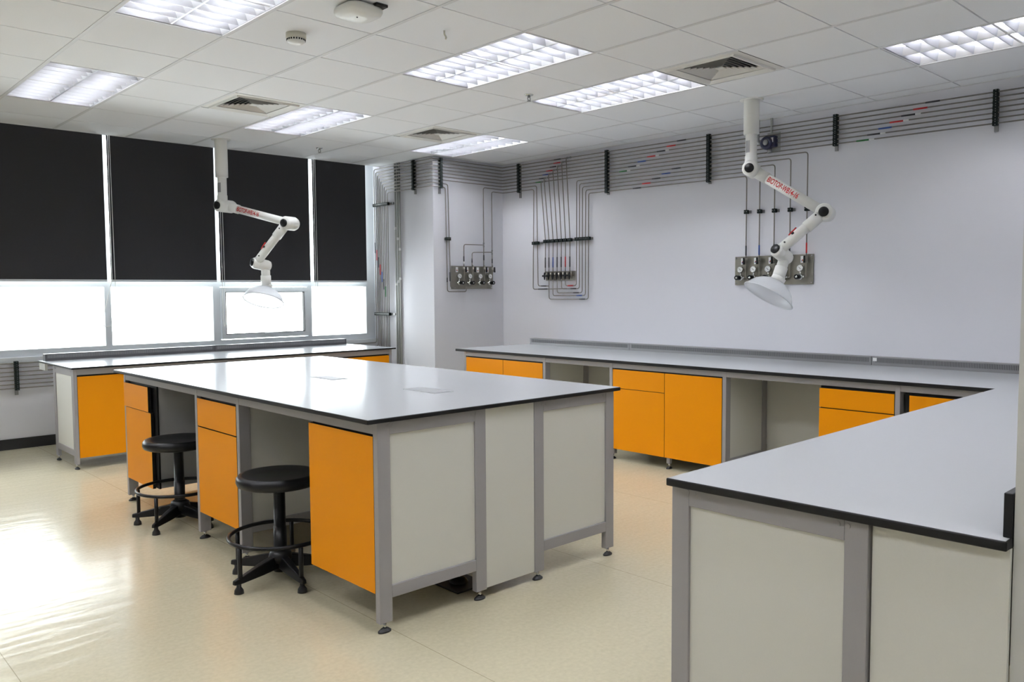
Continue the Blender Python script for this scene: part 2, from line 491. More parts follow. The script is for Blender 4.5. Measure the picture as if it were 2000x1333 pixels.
light(3, 4, False, 'ceiling light at the top right corner above the wall pipes, its dim glow added')
for (i, j) in FAR: light(i, j, True, 'lit ceiling light outside the picture, behind or left of the camera', 'unseen ceiling lights, some added as fill')

def vent(i, j, label, open_=False):
    x0, x1 = i * T + .001, (i + 1) * T - .001
    y0, y1 = -(j + 1) * T + .001, -j * T - .001
    xc, yc = (x0 + x1) / 2, (y0 + y1) / 2
    t = thing('air_diffuser', (xc, yc, H), label, 'air vent', 'square ceiling air diffusers')
    hw = (x1 - x0) / 2
    def ring(mb, a, za, b, zb, th=.002):
        # square frustum ring from half width a at za to half width b at zb
        A = [(xc - a, yc - a, za), (xc + a, yc - a, za), (xc + a, yc + a, za), (xc - a, yc + a, za)]
        Bq = [(xc - b, yc - b, zb), (xc + b, yc - b, zb), (xc + b, yc + b, zb), (xc - b, yc + b, zb)]
        va = [mb.bm.verts.new(p) for p in A]; vb = [mb.bm.verts.new(p) for p in Bq]
        for k in range(4):
            mb.bm.faces.new((va[k], va[(k+1) % 4], vb[(k+1) % 4], vb[k]))
    fr = MB()
    ring(fr, hw, H - .001, hw - .045, H - .004); ring(fr, hw - .045, H - .004, hw - .05, H - .016); ring(fr, hw - .05, H - .016, hw - .09, H - .002)
    ring(fr, hw - .09, H - .002, hw - .09, H + .03)
    obj('frame', fr, M['ventwhite'], t)
    v = MB()
    for k in range(6):
        a = hw - .098 - k * .029
        ring(v, a, H + .001, a - .017, H + .017)
    obj('vanes', v, M['vane'], t)
    c = MB(); a = hw - .098 - 6 * .029
    c.box(xc - a, xc + a, yc - a, yc + a, H + .002, H + .008)
    obj('centre_plate', c, M['vane'], t)
    obj('duct_box', MB().box(x0, x1, y0, y1, H + .06, H + .08), M['duct'], t)
    obj('edge_gap', MB().box(x0 + .01, x1 + .003, y1, y1 + .003, H - .0035, H + .01).box(x1, x1 + .003, y0 + .3, y1, H - .0035, H + .01), M['gap'], t)
vent(-1, -3, 'square ceiling air diffuser at left, touching a lit light')
vent(2, 2, 'square ceiling air diffuser at right, above the near fume arm')
vent(2, -3, 'square ceiling air diffuser furthest away, near the pillar')

t = thing('smoke_detector', (-.924, -.318, H), 'round cream smoke detector on a ceiling tile', 'detector')
obj('detector_base', MB().lathe([(0, 0), (.056, 0), (.056, .026), (.052, .030)], (-.924, -.318, H), (0, 0, -1), 28), M['cream'], t)
obj('sensor_dome', MB().lathe([(.052, .028), (.050, .044), (.038, .054), (0, .056)], (-.924, -.318, H), (0, 0, -1), 28), M['white'], t)
sl = MB()
for k in range(22):
    a = 2 * math.pi * k / 22
    c, s_ = math.cos(a), math.sin(a)
    p = Vector((-.924 + .0505 * c, -.318 + .0505 * s_, H - .041))
    d = Vector((-s_, c, 0)) * .004; n = Vector((c, s_, 0)) * .0022
    sl.prism([p - d - n, p + d - n, p + d + n, p - d + n], (0, 0, .009))
obj('vent_slots', sl, M['black'], t)

t = thing('wireless_access_point', (-.909, -.92, H), 'white rounded wireless access point on the ceiling at the top edge', 'access point')
ap = MB()
px, py, hw = -.905, -.925, .105
prev = None
rings = []
for (s_, z) in ((.92, 0), (1.0, -.012), (1.0, -.026), (.93, -.040), (.70, -.049), (.35, -.053)):
    rg = []
    for k in range(32):
        a = 2 * math.pi * k / 32
        c, s2 = math.cos(a), math.sin(a)
        e = 0.5
        x = math.copysign(abs(c) ** e, c) * hw * s_; y = math.copysign(abs(s2) ** e, s2) * hw * s_
        rg.append(ap.bm.verts.new((px + x, py + y, H - .008 + z)))
    rings.append(rg)
for a, b in zip(rings, rings[1:]):
    for k in range(32):
        f = ap.bm.faces.new((a[k], a[(k+1) % 32], b[(k+1) % 32], b[k])); f.smooth = True
ap.bm.faces.new(rings[0][::-1]); ap.bm.faces.new(rings[-1])
obj('housing', ap, M['white'], t)
obj('status_light', MB().cyl((px - .02, py - .02, H - .064), (px - .02, py - .02, H - .0605), .004, 10), M['ink'], t)
obj('mount_bracket', MB().box(px + .03, px + .10, py + .0 - .12, py - .02, H - .014, H), M['black'], t, bevel=.003)

def sprinkler(x, y, label):
    t = thing('sprinkler', (x, y, H), label, 'sprinkler', 'ceiling sprinkler heads')
    obj('escutcheon', MB().lathe([(.0, 0), (.034, 0), (.030, .006), (.012, .010), (0, .010)], (x, y, H), (0, 0, -1), 20), M['chrome'], t)
    b = MB().cyl((x, y, H - .008), (x, y, H - .02), .011, 14)
    b.tube([(x - .010, y, H - .018), (x - .014, y, H - .034), (x, y, H - .046)], .003, 6)
    b.tube([(x + .010, y, H - .018), (x + .014, y, H - .034), (x, y, H - .046)], .003, 6)
    b.cyl((x, y, H - .045), (x, y, H - .048), .015, 14)
    obj('sprinkler_body', b, M['strut'], t)
sprinkler(1.048, -.163, 'chrome sprinkler head beside the lit light that touches the right diffuser')
sprinkler(1.034, 2.827, 'chrome sprinkler head near the blinds, right of the far fume arm')
hk = MB().tube([(-.341, -.914, H + .002), (-.341, -.914, H - .02), (-.332, -.918, H - .034), (-.338, -.922, H - .046)], .005, 8, bend=.006)
tag(obj('ceiling_hook', hk, M['cream'], loc=(-.341, -.914, H)), 'small cream hook poking out of a ceiling tile left of the large light', 'hook')

# ------------------------------------------------------------------ benches
class Run:
    """A bench run: s along the front, t into the depth, z up."""
    def __init__(s, fn): s.fn = fn
    def box(s, mb, s0, s1, t0, t1, z0, z1):
        a, b = s.fn(s0, t0), s.fn(s1, t1)
        mb.box(min(a[0], b[0]), max(a[0], b[0]), min(a[1], b[1]), max(a[1], b[1]), z0, z1)
        return mb
    def p(s, a, b, z): q = s.fn(a, b); return (q[0], q[1], z)
    def d(s, ds, dt):
        a, b = s.fn(0, 0), s.fn(ds, dt); return Vector((b[0] - a[0], b[1] - a[1], 0))

def leg_with_foot(run, root, s0, s1, t0, t1, zt):
    l = obj('leg', run.box(MB(), s0, s1, t0, t1, .040, zt), M['grey'], root, bevel=.002)
    sc, tc = (s0 + s1) / 2, (t0 + t1) / 2
    st = MB().cyl(run.p(sc, tc, .012), run.p(sc, tc, .042), .008, 12)
    f = obj('levelling_stem', st, M['chrome'], l)
    pd = MB(); c = Vector(run.p(sc, tc, 0)); dt = run.d(0, 1); ds = run.d(1, 0)
    rings = []
    for (k, z) in ((1.0, 0), (1.0, .006), (.55, .016), (.3, .017)):
        rings.append([pd.bm.verts.new(c + dt * (.030 * k * math.cos(a)) + ds * (.017 * k * math.sin(a)) + Vector((0, 0, z))) for a in [2*math.pi*q/20 for q in range(20)]])
    for a, b in zip(rings, rings[1:]):
        for k in range(20): pd.bm.faces.new((a[k], a[(k+1) % 20], b[(k+1) % 20], b[k]))
    pd.bm.faces.new(rings[0][::-1]); pd.bm.faces.new(rings[-1])
    obj('foot_pad', pd, M['rubber'], l)
    return l

def c_frame(run, root, s0, s1, D, zt, zr, panel=True, caps=0, top=.052):
    """End frame of a bench: two legs, top and bottom rail, infill panel, round caps."""
    leg_with_foot(run, root, s0, s1, 0, .06, zt)
    leg_with_foot(run, root, s0, s1, D - .06, D, zt)
    obj('top_rail', run.box(MB(), s0, s1, .06, D - .06, zt - top, zt), M['grey'], root, bevel=.002)
    obj('bottom_rail', run.box(MB(), s0, s1, .06, D - .06, zr, zr + .05), M['grey'], root, bevel=.002)
    if panel:
        sm = (s0 + s1) / 2
        obj('side_panel', run.box(MB(), sm - .006, sm + .006, .06, D - .06, zr + .05, zt - top), M['panel'], root)
    if caps:
        sf = s0 if caps < 0 else s1
        for tt, zz in ((.055, zt - .017), (.077, zt - .017), (D - .078, zt - .018), (D - .052, zt - .018)):
            a = run.p(sf, tt, zz); n = run.d(1 if caps > 0 else -1, 0) * .0018
            obj('screw_cap', MB().cyl(a, Vector(a) + n, .0075, 14), M['grey'], root)

def front(run, cab, kind, s0, s1, z0, z1, out=0.0, th=.018):
    b = run.box(MB(), s0, s1, -out, th - out, z0, z1)
    d = run.d(0, 1).normalized()
    b.bm.normal_update()
    for f in b.bm.faces: f.material_index = 0 if abs(f.normal.dot(d)) > .9 else 1
    o = obj(kind, b, [M['orange'], M['black']], cab)
    return o

def cabinet(run, label, s0, s1, z0, z1, fronts, depth=.48, group=None, outs=None, recess=0.0):
    a = run.p((s0 + s1) / 2, .25, z0)
    cab = thing('base_cabinet', a, label, 'cabinet', group)
    obj('carcass', run.box(MB(), s0 + .004, s1 - .004, .030 + recess, depth, z0 + .004, z1 + .008), M['carcass'], cab)
    obj('grip_gap_backing', run.box(MB(), s0 + .002, s1 - .002, .020 + recess, .030 + recess, z0 + .002, z1 + .012), M['black'], cab)  # black grip recess, extended behind the fronts to darken their gaps
    for k, (kind, a0, a1, b0, b1) in enumerate(fronts):
        out = outs[k] if outs else 0
        front(run, cab, kind, a0, a1, b0, b1, out - recess)
    return cab

# --- island, left run (faces -x)
ZI, ZIF = .861, .843
L = Run(lambda s, t: (-1.478 + t, s))
fl = thing('bench_frame', (-1.2, -.4, 0), 'grey steel frame under the island on the stool side', 'bench frame')
for (a, b, cp) in ((-1.892, -1.862, -1), (-.670, -.640, 0), (-.155, -.125, 0), (.985, 1.015, 1)):
    c_frame(L, fl, a, b, .56, ZIF, .135, True, cp)
for a, b in ((-1.862, -.670), (-.640, -.155), (-.125, .985)):
    obj('apron', L.box(MB(), a, b, .001, .031, .794, ZIF), M['grey'], fl, bevel=.0015)
    obj('back_panel', L.box(MB(), a, b, .545, .557, .12, ZIF), M['panel'], fl)
cabinet(L, 'orange island cabinet at the far end, its door slightly open, left of the far stool', .493, .985, .160, .782,
        [('drawer', .555, .980, .630, .782), ('door', .538, .980, .160, .624)], outs=[.012, .004])
cabinet(L, 'narrow orange island cabinet with drawer and door, between the two stools', -.636, -.158, .155, .782,
        [('drawer', -.636, -.158, .632, .782), ('door', -.636, -.158, .155, .626)])
cabinet(L, 'orange island cabinet with one tall door at the nearest corner', -1.861, -1.362, .157, .788,
        [('door', -1.861, -1.362, .157, .785)])
obj_ = None
# --- island, right run (faces +x, away from the camera)
R_ = Run(lambda s, t: (-.055 - t, s))
fr_ = thing('bench_frame', (-.33, -.4, 0), 'grey steel frame under the far right side of the island', 'bench frame')
for (a, b, cp) in ((-1.892, -1.862, -1), (-.45, -.42, 0), (.985, 1.015, 1)):
    c_frame(R_, fr_, a, b, .565, ZIF, .130, True, cp)
for a, b in ((-1.862, -.45), (-.42, .985)):
    obj('apron', R_.box(MB(), a, b, .001, .031, .794, ZIF), M['grey'], fr_, bevel=.0015)
    obj('back_panel', R_.box(MB(), a, b, .553, .563, .12, ZIF), M['panel'], fr_)
# service spine between the runs
sp = thing('service_spine', (-.77, -.4, 0), 'cream service duct panel between the two end frames of the island', 'panel')
obj('end_panel', MB().box(-.917, -.621, -1.888, -1.872, .045, ZIF), M['panel'], sp)
obj('end_panel', MB().box(-.917, -.621, .99, 1.006, .045, ZIF), M['panel'], sp)
obj('mid_rail', MB().box(-.90, -.64, -1.872, .99, .70, .74), M['grey'], sp)
# worktop
def worktop(name, pts, z1, th, label):
    b = MB(); b.prism([(x, y, z1 - th) for x, y in pts], (0, 0, th))
    bmesh.ops.recalc_face_normals(b.bm, faces=b.bm.faces)
    b.bm.normal_update()
    for f in b.bm.faces: f.material_index = 0 if f.normal.z > .9 else 1
    cx = sum(p[0] for p in pts) / len(pts); cy = sum(p[1] for p in pts) / len(pts)
    o = obj(name, b, [M['top'], M['black']], loc=(cx, cy, z1 - th))
    bv = o.modifiers.new('bevel', 'BEVEL'); bv.width = .0035; bv.segments = 2; bv.limit_method = 'ANGLE'; bv.material = 1
    return tag(o, label, 'worktop')
worktop('worktop', [(-1.535, -1.915), (-.028, -1.915), (-.028, 1.03), (-1.535, 1.03)], ZI, .018, 'white laminate island worktop with a black edge, in the middle of the room')
def hatch(x0, x1, y0, y1, label):
    t = thing('outlet_hatch', ((x0+x1)/2, (y0+y1)/2, ZI), label, 'outlet cover', 'flush outlet hatches in the island top')
    obj('cover_plate', MB().box(x0, x1, y0, y1, ZI - .001, ZI + .0015), M['hatch'], t, bevel=.0006)
    obj('lid', MB().box(x0 + .012, x1 - .012, y0 + .012, y1 - .012, ZI + .0015, ZI + .0022), M['hatch'], t)
hatch(-.853, -.735, -1.447, -1.189, 'flush grey outlet hatch in the island top, nearer one')
hatch(-.880, -.777, -.556, -.318, 'flush outlet hatch in the island top, further one lost in window glare')

# --- right wall bench (faces -x)
ZR, ZRF = .797, .774
RB = Run(lambda s, t: (1.765 + t, s))
frb = thing('bench_frame', (2.0, -.8, 0), 'grey steel frame under the long bench on the right wall', 'bench frame')
for (a, b) in ((1.447, 1.477), (.385, .415), (-.362, -.332), (-1.397, -1.367), (-2.585, -2.555)):
    c_frame(RB, frb, a, b, .56, ZRF, .095, True, 0, top=.05)
for a, b in ((.415, 1.447), (-.332, .385), (-1.367, -.362), (-2.555, -1.397), (-3.09, -2.585)):
    obj('apron', RB.box(MB(), a, b, .001, .031, .734, ZRF), M['grey'], frb, bevel=.0015)
    obj('back_panel', RB.box(MB(), a, b, .562, .572, .05, ZRF), M['panel'], frb)
GR = 'orange cabinets under the right wall bench'
cabinet(RB, 'orange two door cabinet at the pillar end of the right wall bench', .418, 1.445, .085, .724,
        [('door', .928, 1.443, .088, .722), ('door', .419, .924, .088, .722)], group=GR)
cb2 = cabinet(RB, 'orange cabinet with drawer, door and tall door, right of the island corner', -1.365, -.364, .085, .724,
        [('drawer', -.866, -.367, .577, .724), ('door', -.866, -.367, .088, .573), ('door', -1.363, -.870, .088, .724)], group=GR)
leg_with_foot(RB, cb2, -.905, -.875, .02, .05, .086)
cabinet(RB, 'orange drawer cabinet beside the open knee space of the right wall bench', -2.552, -2.080, .085, .718,
        [('drawer', -2.551, -2.082, .594, .716), ('door', -2.551, -2.082, .088, .588)], group=GR)
cabinet(RB, 'orange cabinet set back behind a dark gap in the inner bench corner', -3.075, -2.60, .085, .716,
        [('door', -3.07, -2.634, .088, .714)], group=GR, recess=.012)
# --- peninsula (front faces +y), one L-shaped worktop with the right wall bench
PN = Run(lambda s, t: (s, -3.112 - t))
fpn = thing('bench_frame', (-.2, -3.4, 0), 'grey steel end frame with cream panel of the near peninsula bench', 'bench frame')
for (a, b, cp) in ((-1.250, -1.220, -1), (.25, .28, 0)):
    c_frame(PN, fpn, a, b, .585, ZRF, .10, True, cp, top=.058)
for a, b in ((-1.22, .25), (.28, 1.75)):
    obj('apron', PN.box(MB(), a, b, .001, .031, .734, ZRF), M['grey'], fpn, bevel=.0015)
    obj('back_panel', PN.box(MB(), a, b, .588, .598, .05, ZRF), M['panel'], fpn)
tag(obj('end_panel', MB().box(-1.236, -1.221, -4.003, -3.702, .01, ZRF), M['panel'], loc=(-1.228, -3.85, 0)), 'wide cream end panel of the peninsula, next to the wall end', 'panel')
worktop('worktop', [(-1.285, -3.115), (1.738, -3.095), (1.738, 1.575), (XW - .002, 1.575), (XW - .002, -4.003), (-1.262, -4.003)], ZR, .023,
        'white L-shaped worktop with black edge along the right wall and the near peninsula')
tag(obj('upstand', MB().box(-1.228, XW - .01, -4.003, -3.985, ZR, ZR + .10), M['black'], loc=(0, -3.985, ZR), bevel=.002), 'black upstand board on the near edge of the peninsula worktop', 'upstand')

# --- window bench (faces -y)
ZW, ZWF = .789, .773
WB = Run(lambda s, t: (s, 2.262 + t))
fwb = thing('bench_frame', (0, 2.5, 0), 'grey steel frame of the bench under the windows', 'bench frame')
for (a, b, cp) in ((-1.445, -1.420, -1), (-.472, -.442, 0), (.40, .43, 0), (1.445, 1.475, 0)):
    c_frame(WB, fwb, a, b, .56, ZWF, .10, True, cp, top=.055)
for a, b in ((-1.42, -.472), (-.442, .40), (.43, 1.445)):
    obj('apron', WB.box(MB(), a, b, .001, .031, .728, ZWF), M['grey'], fwb, bevel=.0015)
cabinet(WB, 'orange cabinet at the left end of the window bench', -1.419, -.473, .085, .716,
        [('door', -1.418, -.947, .088, .716), ('door', -.944, -.474, .088, .716)])
cabinet(WB, 'orange cabinet at the right end of the window bench, mostly behind the island', .432, 1.443, .085, .716,
        [('door', .434, .930, .088, .714), ('door', .934, 1.442, .088, .714)])
worktop('worktop', [(-1.462, 2.236), (1.512, 2.236), (1.512, 3.20), (-1.462, 3.20)], ZW, .014, 'white worktop with black edge on the bench under the windows')
tag(obj('support_bracket', MB().box(-1.455, -1.435, 3.02, 3.20, .715, ZW - .014), M['white'], loc=(-1.445, 3.1, .715), bevel=.002), 'white bracket block under the left back corner of the window worktop', 'bracket')

# --- service trunking rails with slotted fronts
def trunking(run, segs, z0, z1, label, pos, depth=.07, sm='railslot', bm_='rail'):
    t = thing('cable_trunking', pos, label, 'trunking', 'slotted grey trunking rails on the benches')
    for (a, b) in segs:
        obj('rail_body', run.box(MB(), a, b, 0, depth, z0, z1), M[bm_], t, bevel=.002)
        n = int((b - a - .04) / .0098)
        sl = MB()
        for k in range(n):
            sa = a + .02 + (b - a - .04) * k / n
            run.box(sl, sa, sa + .0042, -.0012, .001, z0 + .022, z1 - .008)
        o = obj('slot_grille', sl, M[sm], t); o['kind'] = 'stuff'
    return t
RR = Run(lambda s, t: (2.68 + t, s))
tr = trunking(RR, [(-3.97, -2.022), (-2.018, .20), (.204, 1.508)], ZR, ZR + .062, 'grey slotted trunking rail at the back of the right wall worktop', (2.7, -1, ZR))
obj('cover_clip', RR.box(MB(), -2.058, -2.030, -.003, .004, ZR + .030, ZR + .054), M['paper'], tr)
RW = Run(lambda s, t: (s, 3.10 + t))
trw = trunking(RW, [(-1.432, .02), (.022, 1.472)], ZW, ZW + .058, 'slotted trunking rail at the back of the window worktop, backlit shade in its colour', (0, 3.13, ZW), sm='slot', bm_='rail_backlit')

# ------------------------------------------------------------------ stools
def make_stool():
    t = thing('lab_stool', (0, 0, 0), '', 'stool', 'round black lab stools at the island')
    obj('seat', MB().lathe([(0, .492), (.12, .494), (.165, .503), (.182, .502), (.192, .490), (.194, .472), (.188, .456), (.175, .450), (0, .450)], (0, 0, 0), (0, 0, 1), 48), M['plastic'], t)
    obj('column', MB().lathe([(.027, .44), (.027, .25), (.030, .25), (.030, .125)], (0, 0, 0), (0, 0, 1), 24), M['blackmetal'], t)
    obj('hub', MB().lathe([(0, .140), (.032, .140), (.050, .128), (.056, .105), (.050, .085), (.034, .075), (.034, .038), (0, .038)], (0, 0, 0), (0, 0, 1), 24), M['plastic'], t)
    for k in range(5):
        a = 2 * math.pi * k / 5
        d = Vector((math.cos(a), math.sin(a), 0)); n = Vector((-d.y, d.x, 0))
        b = MB(); rg = []
        for (r, w, zt, zb) in ((.02, .026, .122, .060), (.12, .022, .100, .050), (.235, .015, .071, .043), (.268, .010, .064, .044)):
            rg.append([b.bm.verts.new(d * r + n * w + Vector((0, 0, zb))), b.bm.verts.new(d * r + n * (w * .7) + Vector((0, 0, zt))),
                       b.bm.verts.new(d * r - n * (w * .7) + Vector((0, 0, zt))), b.bm.verts.new(d * r - n * w + Vector((0, 0, zb)))])
        for p, q in zip(rg, rg[1:]):
            for i in range(4): b.bm.faces.new((p[i], p[(i+1) % 4], q[(i+1) % 4], q[i]))
        b.bm.faces.new(rg[0][::-1]); b.bm.faces.new(rg[-1])
        l = obj('leg', b, M['plastic'], t, bevel=.004)
        c = d * .240
        obj('glide', MB().lathe([(0, .048), (.011, .048), (.011, .030), (.020, .016), (.022, 0), (0, 0)], c, (0, 0, 1), 18), M['rubber'], l)
        p = d * .232
        obj('ring_post', MB().cyl((p.x, p.y, .060), (p.x, p.y, .205), .0105, 12), M['blackmetal'], t)
    obj('foot_ring', MB().tube([(.232 * math.cos(a), .232 * math.sin(a), .212) for a in [2*math.pi*k/56 for k in range(56)]], .0095, 10, closed=True), M['blackmetal'], t)
    return t
s1 = make_stool()
s1.location = (-1.449, -1.019, 0); s1.rotation_euler = (0, 0, math.radians(193.2))
s1['label'] = 'black round lab stool in front, left of the nearest orange door'
s2 = copy_tree(s1)
s2.location = (-1.43, .255, 0); s2.rotation_euler = (0, 0, math.radians(217))
s2['label'] = 'black round lab stool further back, by the slightly open cabinet'

# ------------------------------------------------------------------ gas pipes
def zr(y, k): return 2.758 - .0359 * k - (2.5 - y) * .0098      # slight fall towards the near end
XPI, YPF, XPS, YLW = XW - .035, YP - .035, XP - .035, YLOW - .035
PR = .0053
def zp(k): return 2.762 - .0359 * k                               # around the pillar
vy = [3.545 - .0333 * k for k in range(9)]
def wy(y): return .99226 * y - .0352
def wz(z): return .99226 * z + .0105
def fx(x): return .98869 * x - .0367
def fz(z): return .98869 * z + .0153
zl = [.754, .716, .679, .643, .607, .570, .536]
band_cols = ['ink', 'red', 'ink', 'red', 'blue', 'ink', 'green']
def pipe(path, label, bands=(), group=None, fittings=(), r=PR, material='steel'):
    c = Vector(path[0])
    o = obj('gas_pipe', MB().tube(path, r, 8, bend=.028), M[material], loc=c)
    tag(o, label, 'pipe', group)
    for (p, q, col) in bands:
        obj('marker_band', MB().cyl(p, q, r * 1.28, 8), M[col], o)
    for (p, q) in fittings:
        p, q = Vector(p), Vector(q); d = (q - p)
        b = MB().lathe([(0, 0), (r * 2.0, 0), (r * 2.0, d.length * .28), (r * 1.4, d.length * .3), (r * 1.4, d.length * .7), (r * 2.0, d.length * .72), (r * 2.0, d.length), (0, d.length)], p, d, 6, smooth=False)
        obj('fitting', b, M['strut'], o)
    return o
tee_y = [wy(v) for v in [1.468, 1.533, 1.598, 1.662, 1.729, 1.799, 1.846]]
ords = ['topmost', 'second', 'third', 'fourth', 'fifth', 'sixth', 'seventh']
for k in range(7):
    path = [(XPI, -3.98, zr(-3.98, k)), (XPI, YPF, zr(YPF, k)), (XPS, YPF, zp(k)), (XPS, vy[k], zp(k)), (XPS, vy[k], zl[k]), (XPS, YLW, zl[k] - .001), (XL + .02, YLW, zl[k] - .002)]
    if abs(vy[k] - YLW) < .06:
        path = path[:4] + [(XPS, vy[k], zl[k]), (XPS - .12, YLW, zl[k] - .001), (XL + .02, YLW, zl[k] - .002)]
    bands = []
    for yb in (-1.66 - .085 * (6 - k), 0.72 - .115 * (6 - k), 1.90 - .055 * (6 - k)):
        if k == 0 and yb > 1: yb = 1.62
        bands.append(((XPI, yb, zr(yb, k)), (XPI, yb - .10, zr(yb - .10, k)), band_cols[k]))
        if k in (2, 3, 5, 6): bands.append(((XPI, yb - .10, zr(yb - .10, k)), (XPI, yb - .14, zr(yb - .14, k)), 'paper'))
    zb = 1.92 - .085 * k
    bands.append(((XPS, vy[k], zb), (XPS, vy[k], zb - .12), band_cols[k]))
    ty = tee_y[k]
    pipe(path, ords[k] + ' steel pipe from the ceiling of the long run along the right wall and pillar', bands, 'long gas pipes round the room',
         fittings=[((XPI, ty + .012, zr(ty, k)), (XPI, ty - .05, zr(ty, k)))])
# two lower pipes on the pillar sides going down to the regulator panel
pipe([(XPS, vy[7], .70), (XPS, vy[7], zp(7)), (XPS, YPF, zp(7)), (fx(2.43), YPF, zp(7) - .005), (fx(2.455), YPF, fz(1.388)), (fx(2.53), YPF, fz(1.388))], 'second lowest steel pipe on the pillar side, bending down the pillar front', [((fx(2.447), YPF, fz(1.56)), (fx(2.448), YPF, fz(1.46)), 'ink')], 'pipes down to the pillar panel', fittings=[((XPS, 2.76, zp(7)), (XPS, 2.71, zp(7)))])
pipe([(XPS, vy[8], .70), (XPS, vy[8], zp(8)), (XPS, YPF, zp(8)), (fx(2.395), YPF, zp(8) - .005), (fx(2.41), YPF, fz(1.346)), (fx(2.68), YPF, fz(1.344)), (fx(2.68), YPF, fz(1.40))], 'lowest steel pipe on the pillar side, bending down outermost on the pillar front', [((fx(2.408), YPF, fz(1.50)), (fx(2.408), YPF, fz(1.45)), 'ink')], 'pipes down to the pillar panel', fittings=[((XPS, 2.82, zp(8)), (XPS, 2.77, zp(8)))])
# two pipes linking the pillar panel to the valve plate on the right wall
pipe([(fx(2.944), YPF, fz(1.62)), (fx(2.946), YPF, zp(7)), (XPI, YPF, zr(2.5, 7)), (XPI, wy(1.937), zr(wy(1.937), 7)), (XPI, wy(1.920), wz(1.402)), (XPI, wy(1.753), wz(1.400))], 'steel pipe from the third pillar regulator over the corner to the valve plate', [((fx(2.945), YPF, fz(1.76)), (fx(2.945), YPF, fz(1.70)), 'ink'), ((XPI, wy(1.87), wz(1.4015)), (XPI, wy(1.79), wz(1.4005)), 'ink')], 'pipes between pillar panel and valve plate', fittings=[((fx(2.945), YPF, fz(1.90)), (fx(2.945), YPF, fz(1.85)))])
pipe([(fx(3.072), YPF, fz(1.62)), (fx(3.072), YPF, zp(8)), (XPI, YPF, zr(2.5, 8)), (XPI, wy(1.980), zr(wy(1.98), 8)), (XPI - .014, wy(1.985), wz(1.366)), (XPI - .014, wy(1.470), wz(1.370))], 'steel pipe from the fourth pillar regulator over the corner, outermost left of the valve plate', [((fx(3.072), YPF, fz(1.72)), (fx(3.072), YPF, fz(1.67)), 'ink'), ((XPI - .014, wy(1.90), wz(1.3668)), (XPI - .014, wy(1.76), wz(1.3678)), 'ink')], 'pipes between pillar panel and valve plate', fittings=[((fx(3.072), YPF, fz(1.82)), (fx(3.072), YPF, fz(1.77)))])
pipe([(fx(2.945), YPF, fz(1.874)), (fx(2.651), YPF, fz(1.872)), (fx(2.648), YPF, fz(1.62))], 'short bent branch pipe to the first pillar regulator', [((fx(2.6485), YPF, fz(1.74)), (fx(2.6485), YPF, fz(1.68)), 'ink'), ((fx(2.6485), YPF, fz(1.68)), (fx(2.6485), YPF, fz(1.65)), 'paper')])
pipe([(fx(3.072), YPF, fz(1.796)), (fx(2.770), YPF, fz(1.785)), (fx(2.768), YPF, fz(1.62))], 'short bent branch pipe to the second pillar regulator', [((fx(2.7685), YPF, fz(1.72)), (fx(2.7685), YPF, fz(1.67)), 'ink')])
# seven drops from the tees to the valve plate
drop_y = [wy(v) for v in [1.436, 1.501, 1.563, 1.624, 1.686, 1.748, 1.803]]
drop_col = ['ink', 'red', 'ink', 'ink', 'blue', 'ink', 'ink']
vz1 = wz(1.552)
dn = ['rightmost', 'second from right', 'third from right', 'middle', 'third from left', 'second from left', 'leftmost']
for k in range(7):
    X = XPI - .022
    pipe([(XPI, tee_y[k], zr(tee_y[k], k)), (X, tee_y[k], zr(tee_y[k], k)), (X, tee_y[k] - .001, zr(tee_y[k], k) - .03), (XPI, drop_y[k], wz(1.90)), (XPI, drop_y[k] + .004, vz1 - .02)],
         dn[k] + ' of the seven drop pipes into the valve plate', [((XPI, drop_y[k] + .003, 1.71), (XPI, drop_y[k] + .0035, 1.60), drop_col[k])], 'seven drop pipes above the valve plate')
# five U pipes: right wall run, down, under the valve plate and up into it
lowL = [wy(v) for v in [1.338, 1.297, 1.257, 1.211, 1.171]]
lowB = [wz(v) for v in [1.402, 1.369, 1.326, 1.296, 1.258]]
lowU = [wy(v) for v in [1.503, 1.560, 1.626, 1.691, 1.750]]
lowR = [wy(v) for v in [-1.235, -1.085, -.94, -.80, -.672]]
ucol = ['red', 'ink', 'ink', 'blue', 'ink']
un = ['innermost', 'second', 'middle', 'fourth', 'outermost']
for k in range(5):
    kk = 7 + k
    zR, zL = zr(lowR[k], kk), zr(lowL[k], kk)
    pipe([(XPI, lowR[k], 1.60), (XPI, lowR[k], zR), (XPI, lowL[k], zL), (XPI, lowL[k] + .006, lowB[k]), (XPI, lowU[k], lowB[k] - .002), (XPI, lowU[k], 1.47)],
         un[k] + ' of the five pipes looping under the valve plate from the right regulator panel',
         [((XPI, lowL[k] + .05, lowB[k] - .0002), (XPI, lowL[k] + .13, lowB[k] - .0008), ucol[k]),
          ((XPI, .72 - .115 * (5.5 - k), zr(.72 - .115 * (5.5 - k), kk)), (XPI, .62 - .115 * (5.5 - k), zr(.62 - .115 * (5.5 - k), kk)), ucol[(k + 2) % 5]),
          ((XPI, lowR[k], 1.73), (XPI, lowR[k], 1.645), ['red', 'ink', 'ink', 'blue', 'ink'][k])],
         'five looped pipes of the valve plate')
# three conduits down the pillar side
for k, y in enumerate((3.160, 3.118, 3.080)):
    c = obj('conduit', MB().tube([(XP - .012, y, H + .01), (XP - .012, y, .30)], .0105 if k != 1 else .012, 10), M['conduit'], loc=(XP - .012, y, .3))
    tag(c, ('left', 'middle', 'right')[k] + ' of three grey conduits running down the pillar side', 'conduit', 'three grey conduits on the pillar')
    for z in (2.05 - .12 * k, 1.42 + .03 * k):
        obj('coupling', MB().cyl((XP - .012, y, z), (XP - .012, y, z + .03), .0145, 10), M['paper'], c)

